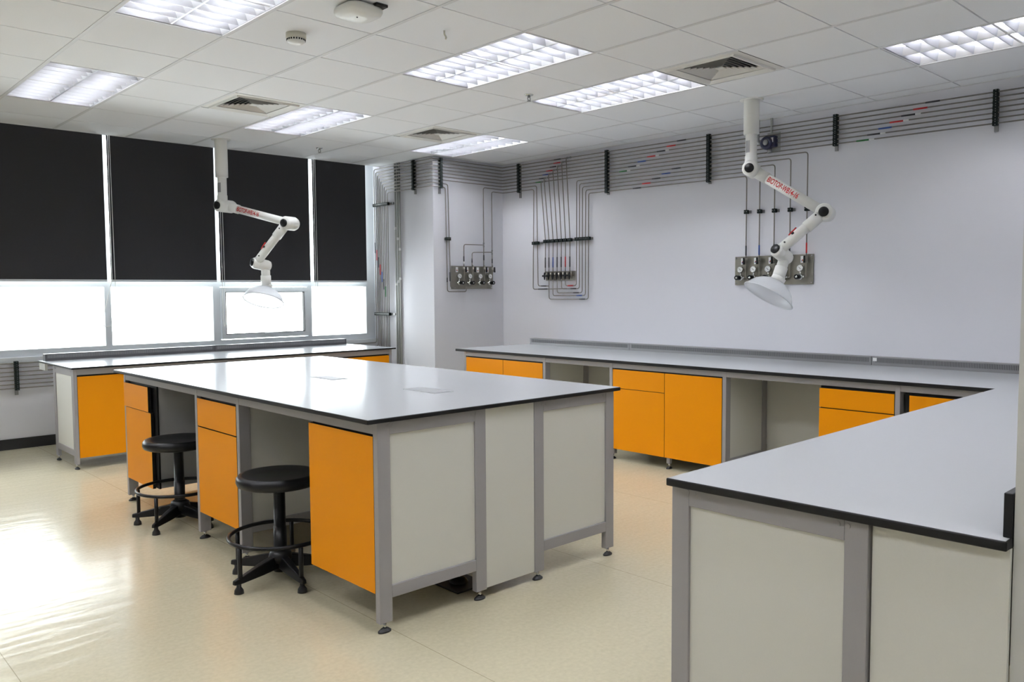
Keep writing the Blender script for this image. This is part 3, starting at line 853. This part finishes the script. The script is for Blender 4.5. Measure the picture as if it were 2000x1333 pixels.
# pipe clamps: strut channel with black blocks
def clamp(ps, wall_dir, along, label, tail=.075, head=.012, group='black pipe clamp strips', w=.017, blk=None):
    """ps: pipe centres in order; wall_dir: unit vector into the wall; along: direction of the tail."""
    n = Vector(wall_dir); a = Vector(along); side = n.cross(a)
    P0, P1 = Vector(ps[0]), Vector(ps[-1])
    mid = (P0 + P1) / 2
    t = thing('pipe_clamp', mid, label, 'pipe clamp', group)
    def bx(mb, c, ha, hs, hn):
        pts = [c + a * sa * ha + side * ss * hs for sa, ss in ((-1, -1), (1, -1), (1, 1), (-1, 1))]
        mb.prism([p - n * hn for p in pts], n * 2 * hn)
    st = MB()
    A, B = P0 - a * head, P1 + a * tail
    c = (A + B) / 2 + n * .0255
    bx(st, c, (B - A).length / 2, w * .72, .0085)
    obj('strut_channel', st, M['strut'], t)
    pitch = (P1 - P0).length / max(1, len(ps) - 1) if len(ps) > 1 else .036
    hb = min(pitch, .045) * .485
    for p in ps:
        b = MB(); bx(b, Vector(p), hb, w, .0165)
        o = obj('clamp_block', b, M['clamp'], t, bevel=.003)
        s = MB()
        q = Vector(p) - n * .0165
        for e in (-.5, .5):
            z = q + a * (hb * e * 1.15) - side * (w * .15)
            s.cyl(z, z - n * .003, .0034, 8)
        obj('bolt', s, M['strut'], o)
    return t
def rowp(y, n): return [(XPI, y, zr(y, k)) for k in range(n)]
NX, DZ = (1, 0, 0), (0, 0, -1)
clamp(rowp(wy(2.223), 9), NX, DZ, 'black vertical clamp strip on the right wall, next to the pillar corner')
clamp(rowp(wy(.926), 12), NX, DZ, 'long black vertical clamp strip right of the seven pipe tees', tail=.032)
clamp(rowp(wy(-.28), 12), NX, DZ, 'long black vertical clamp strip left of the near fume arm column', tail=.030)
clamp(rowp(wy(-1.467), 7), NX, DZ, 'black vertical clamp strip right of the dark blue gas detector', tail=.055)
clamp(rowp(wy(-2.622), 7), NX, DZ, 'black vertical clamp strip at the right picture edge', tail=.055)
clamp([(fx(2.336), YPF, zp(k) - .001) for k in range(9)], (0, 1, 0), DZ, 'black vertical clamp strip on the pillar front')
clamp([(XPS, 2.782, zp(k)) for k in range(9)], NX, DZ, 'black vertical clamp strip on the pillar side below the ceiling', tail=.06)
clamp([(XPS, y, 2.350) for y in vy], NX, (0, -1, 0), 'black horizontal clamp strip high on the pillar side by the blind', tail=.085)
clamp([(XPS, y, 1.092) for y in vy], NX, (0, -1, 0), 'dark horizontal clamp strip low on the pillar side above the window bench', tail=.085)
clamp([(fx(2.409), YPF, fz(1.924)), (fx(2.441), YPF, fz(1.924))], (0, 1, 0), (1, 0, 0), 'small black two pipe clamp on the pillar front', tail=.02)
clamp([(XPI, wy(1.982), wz(1.878)), (XPI, wy(1.930), wz(1.878))], NX, (0, -1, 0), 'small black clamp over two pipes left of the seven drops', tail=.06)
clamp([(XPI, y, wz(1.890)) for y in drop_y[::-1]], NX, (0, -1, 0), 'black horizontal clamp strip over the seven drop pipes', tail=.035)
clamp([(XPI, y + .002, wz(1.892)) for y in lowL], NX, (0, -1, 0), 'black horizontal clamp strip over five pipes right of the seven drops', tail=.035)
for k in range(5):
    clamp([(XPI, lowR[k], wz(2.012) + .004 * k)], NX, (0, -1, 0), ['fifth', 'fourth', 'third', 'second', 'first'][k] + ' single black pipe clamp from the left above the right regulator panel', tail=.03, group='single pipe clamps')
clamp([(-1.552, YLW, zl[k] - .002) for k in range(7)], (0, 1, 0), DZ, 'black vertical clamp strip under the window sill at the left picture edge', tail=.06)

# ------------------------------------------------------------------ regulator panels and valve plate
def gauge(parent, c, n, r=.027):
    c = Vector(c); n = Vector(n)
    g_ = obj('gauge', MB().lathe([(0, 0), (r, 0), (r, .022), (r * .9, .024), (r * .88, .021), (0, .021)], c, n, 22), M['chrome'], parent)
    d = MB().lathe([(r * .87, .0212), (0, .0216)], c, n, 22)
    obj('dial', d, M['paper'], g_)
    u = n.cross(Vector((0, 0, 1)))
    p = c + n * .0225; v = (u * .7 + Vector((0, 0, .7))).normalized(); w = v.cross(n)
    obj('needle', MB().prism([p - v * .012 - w * .0022, p + v * .014 - w * .001, p + v * .014 + w * .001, p - v * .012 + w * .0022], n * .001), M['ink'], g_)

def station(parent, base, n, u, gx, gz, kx, kz, lx, lz, vx, vz):
    """One gas outlet: shutoff valve, gauge, regulator with black knob, hazard label."""
    n, u = Vector(n), Vector(u); Z = Vector((0, 0, 1))
    P = lambda a, z: base + u * a + Z * z
    # label with hazard diamond
    c = P(lx, lz)
    lb = obj('hazard_label', MB().prism([c - u * .016 - Z * .028, c + u * .016 - Z * .028, c + u * .016 + Z * .028, c - u * .016 + Z * .028], n * .0012), M['paper'], parent)
    for (dx, dz, col) in ((-.005, -.012, 'blue'), (0, -.004, 'red'), (.006, -.011, 'yellow')):
        q = c + u * dx + Z * dz + n * .0012
        obj('hazard_mark', MB().prism([q - u * .006, q - Z * .006, q + u * .006, q + Z * .006], n * .0006), M[col], lb)
    # pipe from shutoff down to the regulator
    reg = P(gx, kz)
    obj('link_pipe', MB().tube([P(vx, vz + .05) + n * .022, P(vx, vz - .03) + n * .022, P(vx - .0, kz + .02) + n * .022, P(vx, kz) + n * .022, P(gx, kz) + n * .028], .0055, 8, bend=.012), M['plate'], parent)
    # shutoff valve
    vb = MB().cyl(P(vx, vz + .026) + n * .022, P(vx, vz - .026) + n * .022, .012, 10)
    vb.cyl(P(vx, vz) + n * .01, P(vx, vz) + n * .048, .009, 10)
    v_ = obj('shutoff_valve', vb, M['plate'], parent)
    hc = P(vx, vz) + n * .05
    obj('valve_handle', MB().prism([hc - u * .009 - Z * .03, hc + u * .009 - Z * .03, hc + u * .006 + Z * .03, hc - u * .006 + Z * .03], n * .014), M['plastic'], v_, bevel=.003)
    # regulator body, gauge, knob
    rb = MB().lathe([(0, 0), (.012, 0), (.024, .01), (.026, .03), (.020, .045), (0, .046)], reg + n * .004, n, 18)
    rb.cyl(reg + n * .028, reg + n * .028 + Z * (gz - kz - .02), .007, 10)
    rb.cyl(reg + n * .028 - u * .035, reg + n * .028 + u * .035, .009, 10)
    r_ = obj('regulator', rb, M['chrome'], parent)
    gauge(parent, P(gx, gz) + n * .020, n)
    k0 = reg + n * .046
    kb = obj('regulator_knob', MB().lathe([(0, 0), (.016, 0), (.021, .006), (.021, .050), (.019, .055), (.010, .055), (.010, .052), (0, .052)], k0, n, 20), M['plastic'], parent)
    obj('knob_cap', MB().lathe([(.0095, .0525), (.006, .054), (0, .054)], k0, n, 14), M['chrome'], kb)

# panel on the pillar front (normal -y)
p1 = thing('regulator_panel', (2.78, YP - .004, 1.5), 'stainless regulator panel with four gauges on the pillar front', 'gas panel')
YS = YP - .012
obj('back_plate', MB().box(fx(2.484), fx(3.092), YP - .012, YP - .006, fz(1.374), fz(1.632)), M['plate'], p1, bevel=.002)
for k, (gx, gz, kx, kz, lx, lz, vx, vz) in enumerate(zip((2.585, 2.737, 2.889, 3.037), (1.518,) * 4, (0,) * 4, (1.443,) * 4, (2.565, 2.717, 2.871, 3.018), (1.590,) * 4, (2.650, 2.782, 2.957, 3.078), (1.593,) * 4)):
    station(p1, Vector((0, YS, 0)), (0, -1, 0), (1, 0, 0), fx(gx) - .01, fz(gz), kx, fz(kz), fx(lx), fz(lz), fx(vx), fz(vz))
for x, z in ((fx(2.50), fz(1.615)), (fx(2.505), fz(1.39)), (fx(3.078), fz(1.39))):
    obj('screw', MB().cyl((x, YS, z), (x, YS - .004, z), .006, 10), M['chrome'], p1)
# panel on the right wall (normal -x; u = -y so that left to right follows the picture)
p2 = thing('regulator_panel', (XW - .004, -.92, 1.5), 'stainless regulator panel behind the near fume arm hood', 'gas panel')
obj('back_plate', MB().box(XW - .012, XW - .006, wy(-1.287), wy(-.550), wz(1.388), wz(1.640)), M['plate'], p2, bevel=.002)
vxs = [-v for v in lowR[::-1]]
for k in range(5):
    vx = vxs[k]
    station(p2, Vector((XW - .012, 0, 0)), (-1, 0, 0), (0, -1, 0), vx - .048, wz(1.525), 0, wz(1.452), vx - .045, wz(1.597), vx, wz(1.597))
for y, z in ((wy(-.565), wz(1.625)), (wy(-.565), wz(1.402)), (wy(-1.272), wz(1.625)), (wy(-1.272), wz(1.402))):
    obj('screw', MB().cyl((XW - .012, y, z), (XW - .016, y, z), .006, 10), M['chrome'], p2)
# valve plate with seven needle valves
p3 = thing('valve_plate', (XW - .004, 1.6, 1.51), 'small steel plate with seven black valves on the right wall', 'valve panel')
obj('back_plate', MB().box(XW - .012, XW - .006, wy(1.380), wy(1.824), wz(1.460), wz(1.560)), M['plate'], p3, bevel=.002)
for k in range(7):
    y = wy(1.786 - .0615 * (6 - k))
    b = MB().cyl((XW - .034, y, 1.545), (XW - .034, y, 1.475), .010, 10)
    b.cyl((XW - .012, y, 1.51), (XW - .06, y, 1.51), .009, 10)
    v_ = obj('needle_valve', b, M['plate'], p3)
    hb = MB()
    if k in (1, 6):
        hb.box(XW - .074, XW - .058, y - .034, y + .034, 1.500, 1.518)
    hb.prism([(XW - .06, y - .012, 1.510), (XW - .06, y, 1.466), (XW - .06, y + .012, 1.510), (XW - .06, y, 1.548)], (-.016, 0, 0))
    obj('valve_handle', hb, M['plastic'], v_, bevel=.002)

# dark blue gas detector with conduit
gd = thing('gas_detector', (XW - .02, -.93, 2.58), 'dark blue round gas detector on a grey wall plate behind the near fume arm', 'detector')
obj('mount_plate', MB().box(XW - .020, XW - .004, -1.0, -.885, 2.505, 2.675), M['conduit'], gd, bevel=.002)
obj('housing', MB().lathe([(0, 0), (.050, 0), (.056, .012), (.056, .055), (.050, .066), (.030, .066), (.028, .062), (0, .062)], (XW - .020, -.905, 2.585), (-1, 0, 0), 26), M['navy'], gd, bevel=0)
obj('sensor_window', MB().lathe([(0, 0), (.026, 0), (.022, .006), (0, .006)], (XW - .083, -.905, 2.590), (-1, 0, 0), 20), M['strut'], gd)
obj('terminal_box', MB().box(XW - .070, XW - .020, -.985, -.91, 2.545, 2.640), M['navy'], gd, bevel=.008)
obj('filter_cap', MB().cyl((XW - .05, -.925, 2.535), (XW - .05, -.925, 2.500), .019, 16), M['strut'], gd)
obj('name_label', MB().box(XW - .0715, XW - .070, -.968, -.945, 2.585, 2.625), M['paper'], gd)
tag(obj('conduit', MB().tube([(XW - .030, -.930, H + .01), (XW - .030, -.930, 2.67)], .011, 10), M['conduit'], loc=(XW - .03, -.93, 2.67)), 'short grey conduit from the ceiling down to the dark blue gas detector', 'conduit')
tag(obj('flexible_conduit', MB().tube([(XW - .045, -.818, H + .005), (XW - .045, -.815, 2.66), (XW - .045, -.815, 2.60), (XW - .045, -.86, 2.585)], .009, 10, bend=.02), M['strut'], loc=(XW - .045, -.815, 2.6)), 'thin grey hose between the near fume arm column and the gas detector', 'hose')

# ------------------------------------------------------------------ fume extraction arms
def text_on_tube(parent, txt, p0, p1, r, size, towards, off, squeeze=.62):
    cu = bpy.data.curves.new('lettering', 'FONT'); cu.body = txt; cu.size = size; cu.offset = size * .026
    cu.align_x = 'LEFT'; cu.align_y = 'CENTER'; cu.resolution_u = 3
    tmp = bpy.data.objects.new('tmp_text', cu); COL.objects.link(tmp)
    dg = bpy.context.evaluated_depsgraph_get()
    me = bpy.data.meshes.new_from_object(tmp.evaluated_get(dg))
    bpy.data.objects.remove(tmp); bpy.data.curves.remove(cu)
    tb = bmesh.new(); tb.from_mesh(me)
    for q in range(-9, 10):
        bmesh.ops.bisect_plane(tb, geom=tb.verts[:] + tb.edges[:] + tb.faces[:], plane_co=(0, q * size * .06, 0), plane_no=(0, 1, 0))
    tb.to_mesh(me); tb.free()
    p0, p1 = Vector(p0), Vector(p1); ax = (p1 - p0).normalized()
    n = Vector(towards); n = (n - ax * n.dot(ax)).normalized(); v = n.cross(ax)
    rootp = rootloc(parent)
    for vt in me.vertices:
        x, y = vt.co.x * squeeze, vt.co.y
        a = y / r
        vt.co = p0 + ax * (off + x) + (n * math.cos(a) + v * math.sin(a)) * (r + .0012) - rootp
    me.materials.append(M['red'])
    o = bpy.data.objects.new('red_lettering', me); COL.objects.link(o); o.parent = parent
    return o

def fume_arm(d, label):
    b = Vector(d['base'])
    t = thing('fume_arm', b, label, 'fume extractor arm', 'articulated white fume arms')
    zc, j1 = d['zc'], Vector(d['j1'])
    a1 = Vector(d['a1']).normalized()
    obj('ceiling_flange', MB().lathe([(0, 0), (.088, 0), (.088, .006), (.062, .008)], b, (0, 0, -1), 28), M['white'], t)
    obj('mount_column', MB().lathe([(.058, 0), (.058, b.z - zc), (.046, b.z - zc + .002), (.044, b.z - zc + .002), (0, b.z - zc + .002)], b, (0, 0, -1), 28), M['white'], t)
    dn = MB().lathe([(.043, b.z - zc), (.043, b.z - j1.z - .10), (.047, b.z - j1.z - .098), (.047, b.z - j1.z - .03), (.047, b.z - j1.z)], b, (0, 0, -1), 24)
    dp = obj('drop_pipe', dn, M['white'], t)
    toc = (Vector((-3.244, -4.547, 1.35)) - j1); toc.z = 0; toc.normalize(); sd = Vector((0, 0, 1)).cross(toc)
    q = b + (toc * .75 - sd * .66).normalized() * .0435; tz = Vector((0, 0, 1))
    s0 = (toc * .75 - sd * .66).normalized(); s1 = tz.cross(s0)
    zl_ = (zc + j1.z) / 2 + .035
    lb = MB()
    c = Vector((q.x, q.y, zl_))
    for k in range(4):
        a0, a1_ = -.45 + .225 * k, -.45 + .225 * (k + 1)
        u0 = s0 * math.cos(a0) + s1 * math.sin(a0); u1 = s0 * math.cos(a1_) + s1 * math.sin(a1_)
        o0 = Vector((b.x, b.y, zl_))
        vs = [lb.bm.verts.new(o0 + u * .0436 + tz * z) for u, z in ((u0, -.045), (u1, -.045), (u1, .045), (u0, .045))]
        lb.bm.faces.new(vs)
    bmesh.ops.remove_doubles(lb.bm, verts=lb.bm.verts, dist=1e-5)
    obj('rating_label', lb, M['slot'], dp)
    def joint(c, ax, knob=True, length=(.062, .135), r=.060):
        c = Vector(c); ax = Vector(ax).normalized()
        f, k = length
        j = obj('joint', MB().lathe([(0, -k - .012), (r * .55, -k - .010), (r * .86, -k), (r, -k + .022), (r, -.012), (r * .975, -.010), (r, -.006), (r, f - .015), (r * .86, f), (0, f)], c, ax, 28), M['white'], t)
        if knob:
            obj('knob', MB().lathe([(.034, f - .004), (.036, f + .012), (.033, f + .016), (0, f + .017)], c, ax, 22), M['plastic'], j)
        return j
    def tube(p0, p1, r, name='arm_tube', sleeves=()):
        o = obj(name, MB().cyl(p0, p1, r, 24), M['white'], t)
        d_ = (Vector(p1) - Vector(p0)); Ln = d_.length; d_.normalize()
        for s_ in sleeves:
            a_ = Vector(p0) + d_ * s_[0]; b_ = Vector(p0) + d_ * s_[1]
            obj('sleeve', MB().cyl(a_, b_, r + .006, 24), M['white'], o)
        return o
    joint(j1, a1)
    e = Vector(d['e'])                      # elbow centre
    u0 = j1 - a1 * .055; u1 = e - a1 * .055
    up = tube(u0, u1, .0375, sleeves=[(.02, .15)])
    view = Vector((-3.244, -4.547, 1.35)) - u0
    text_on_tube(up, 'BIOTOP-WB14-16', u0, u1, .0375, .058, view, .165)
    joint(e, a1, True, (.062, d['k']), .062)
    w = Vector(d['w']); a3 = Vector(d['a3']).normalized()
    l0 = e + a1 * .028; l1 = w + a3 * .012
    lo = tube(l0, l1, .038, sleeves=[(.04, .16)])
    dl = (l1 - l0).normalized()
    # red damper lever on the lower tube
    vw = (Vector((-3.244, -4.547, 1.35)) - l0); vw = (vw - dl * vw.dot(dl)).normalized(); sd_ = dl.cross(vw)
    if sd_.dot(RT) > 0: sd_ = -sd_
    Ln = (l1 - l0).length
    q = l0 + dl * (Ln * .62) + (sd_ * .8 + vw * .6).normalized() * .038
    oq = (sd_ * .8 + vw * .6).normalized()
    lv = MB().cyl(q, q + oq * .016, .011, 12)
    dlv = obj('damper_lever', lv, M['ink'], lo)
    obj('lever_handle', MB().tube([q + oq * .012 + dl * .03, q + oq * .016, q + oq * .02 - dl * .045], .005, 8), M['red'], dlv)
    for frac in (.14, .82):
        q2 = l0 + dl * (Ln * frac) + (sd_ * .55 + vw * .83).normalized() * (.0385 if frac > .5 else .0445)
        obj('screw', MB().cyl(q2 - oq * .003, q2 + (sd_ * .55 + vw * .83).normalized() * .003, .0065, 10), M['black'], lo)
    joint(w, a3, True, (.045, .115), .052)
    wb = w - a3 * .075
    hn, ho = Vector(d['hn']), Vector(d['ho']).normalized()     # hood neck point, hood axis
    tube(wb, hn, .040, 'hood_pipe', sleeves=[((hn - wb).length * .45, (hn - wb).length * .98)])
    R = d['R']
    prof = [(.046, -.012), (.047, .004), (.075, .012), (.115, .032), (.150, .062), (.172, .096), (R - .006, .124), (R, .128), (R, .131), (R - .010, .130), (.169, .098), (.147, .065), (.112, .035), (.072, .015), (.042, .008)]
    obj('hood', MB().lathe(prof, hn, ho, 48), M['hood'], t)
    rc = hn + ho * .130
    uu = ho.orthogonal().normalized(); ww = ho.cross(uu)
    obj('hood_rim', MB().tube([rc + (uu * math.cos(2*math.pi*q/56) + ww * math.sin(2*math.pi*q/56)) * R for q in range(56)], .0042, 8, closed=True), M['hoodrim'], t)
    obj('hood_collar', MB().lathe([(.048, -.03), (.052, -.028), (.052, .004), (.046, .006)], hn, ho, 24), M['white'], t)
    return t
fume_arm(dict(base=(.105, 3.03, H), zc=2.44, j1=(.105, 3.03, 2.172), a1=(-.94, -.34, 0), e=(.382, 2.268, 1.972),
              w=(.205, 2.545, 1.615), a3=(-.95, .15, .22), hn=(.285, 2.545, 1.395), ho=(-.37, -.24, -1), R=.184, k=.085),
         'white fume arm hanging in front of the blinds, hood in front of the opening sash')
fume_arm(dict(base=(2.43, -1.178, H), zc=2.533, j1=(2.43, -1.178, 2.270), a1=(-.94, -.34, 0), e=(2.485, -1.745, 1.902),
              w=(2.325, -1.480, 1.622), a3=(-.90, .15, .45), hn=(2.320, -1.470, 1.412), ho=(-.42, .28, -.80), R=.192, k=.15),
         'white fume arm hanging near the right wall, clear hood over the regulator panel')

# ------------------------------------------------------------------ odds and ends
sg = thing('wall_sign', (-1.235, -4.05, 1.33), 'dark red framed panel on the wall end at the right picture edge', 'wall panel')
obj('sign_frame', MB().box(-1.232, -1.221, -4.25, -4.018, 1.272, 1.393), M['alu'], sg, bevel=.002)
obj('sign_face', MB().box(-1.236, -1.232, -4.25, -4.024, 1.276, 1.389), M['maroon'], sg)
fb = thing('floor_outlet', (-.90, -1.62, 0), 'small black floor outlet with cable in the shade under the island', 'floor outlet')
obj('base_plate', MB().box(-.985, -.80, -1.77, -1.58, 0, .008), M['rubber'], fb, bevel=.003)
obj('cable_boss', MB().lathe([(0, .03), (.03, .028), (.045, .008), (.045, 0)], (-.89, -1.66, 0), (0, 0, 1), 18), M['rubber'], fb)
obj('cable', MB().tube([(-.89, -1.66, .02), (-.885, -1.64, .10), (-.86, -1.60, .30), (-.82, -1.58, .60)], .009, 8, bend=.05), M['rubber'], fb)
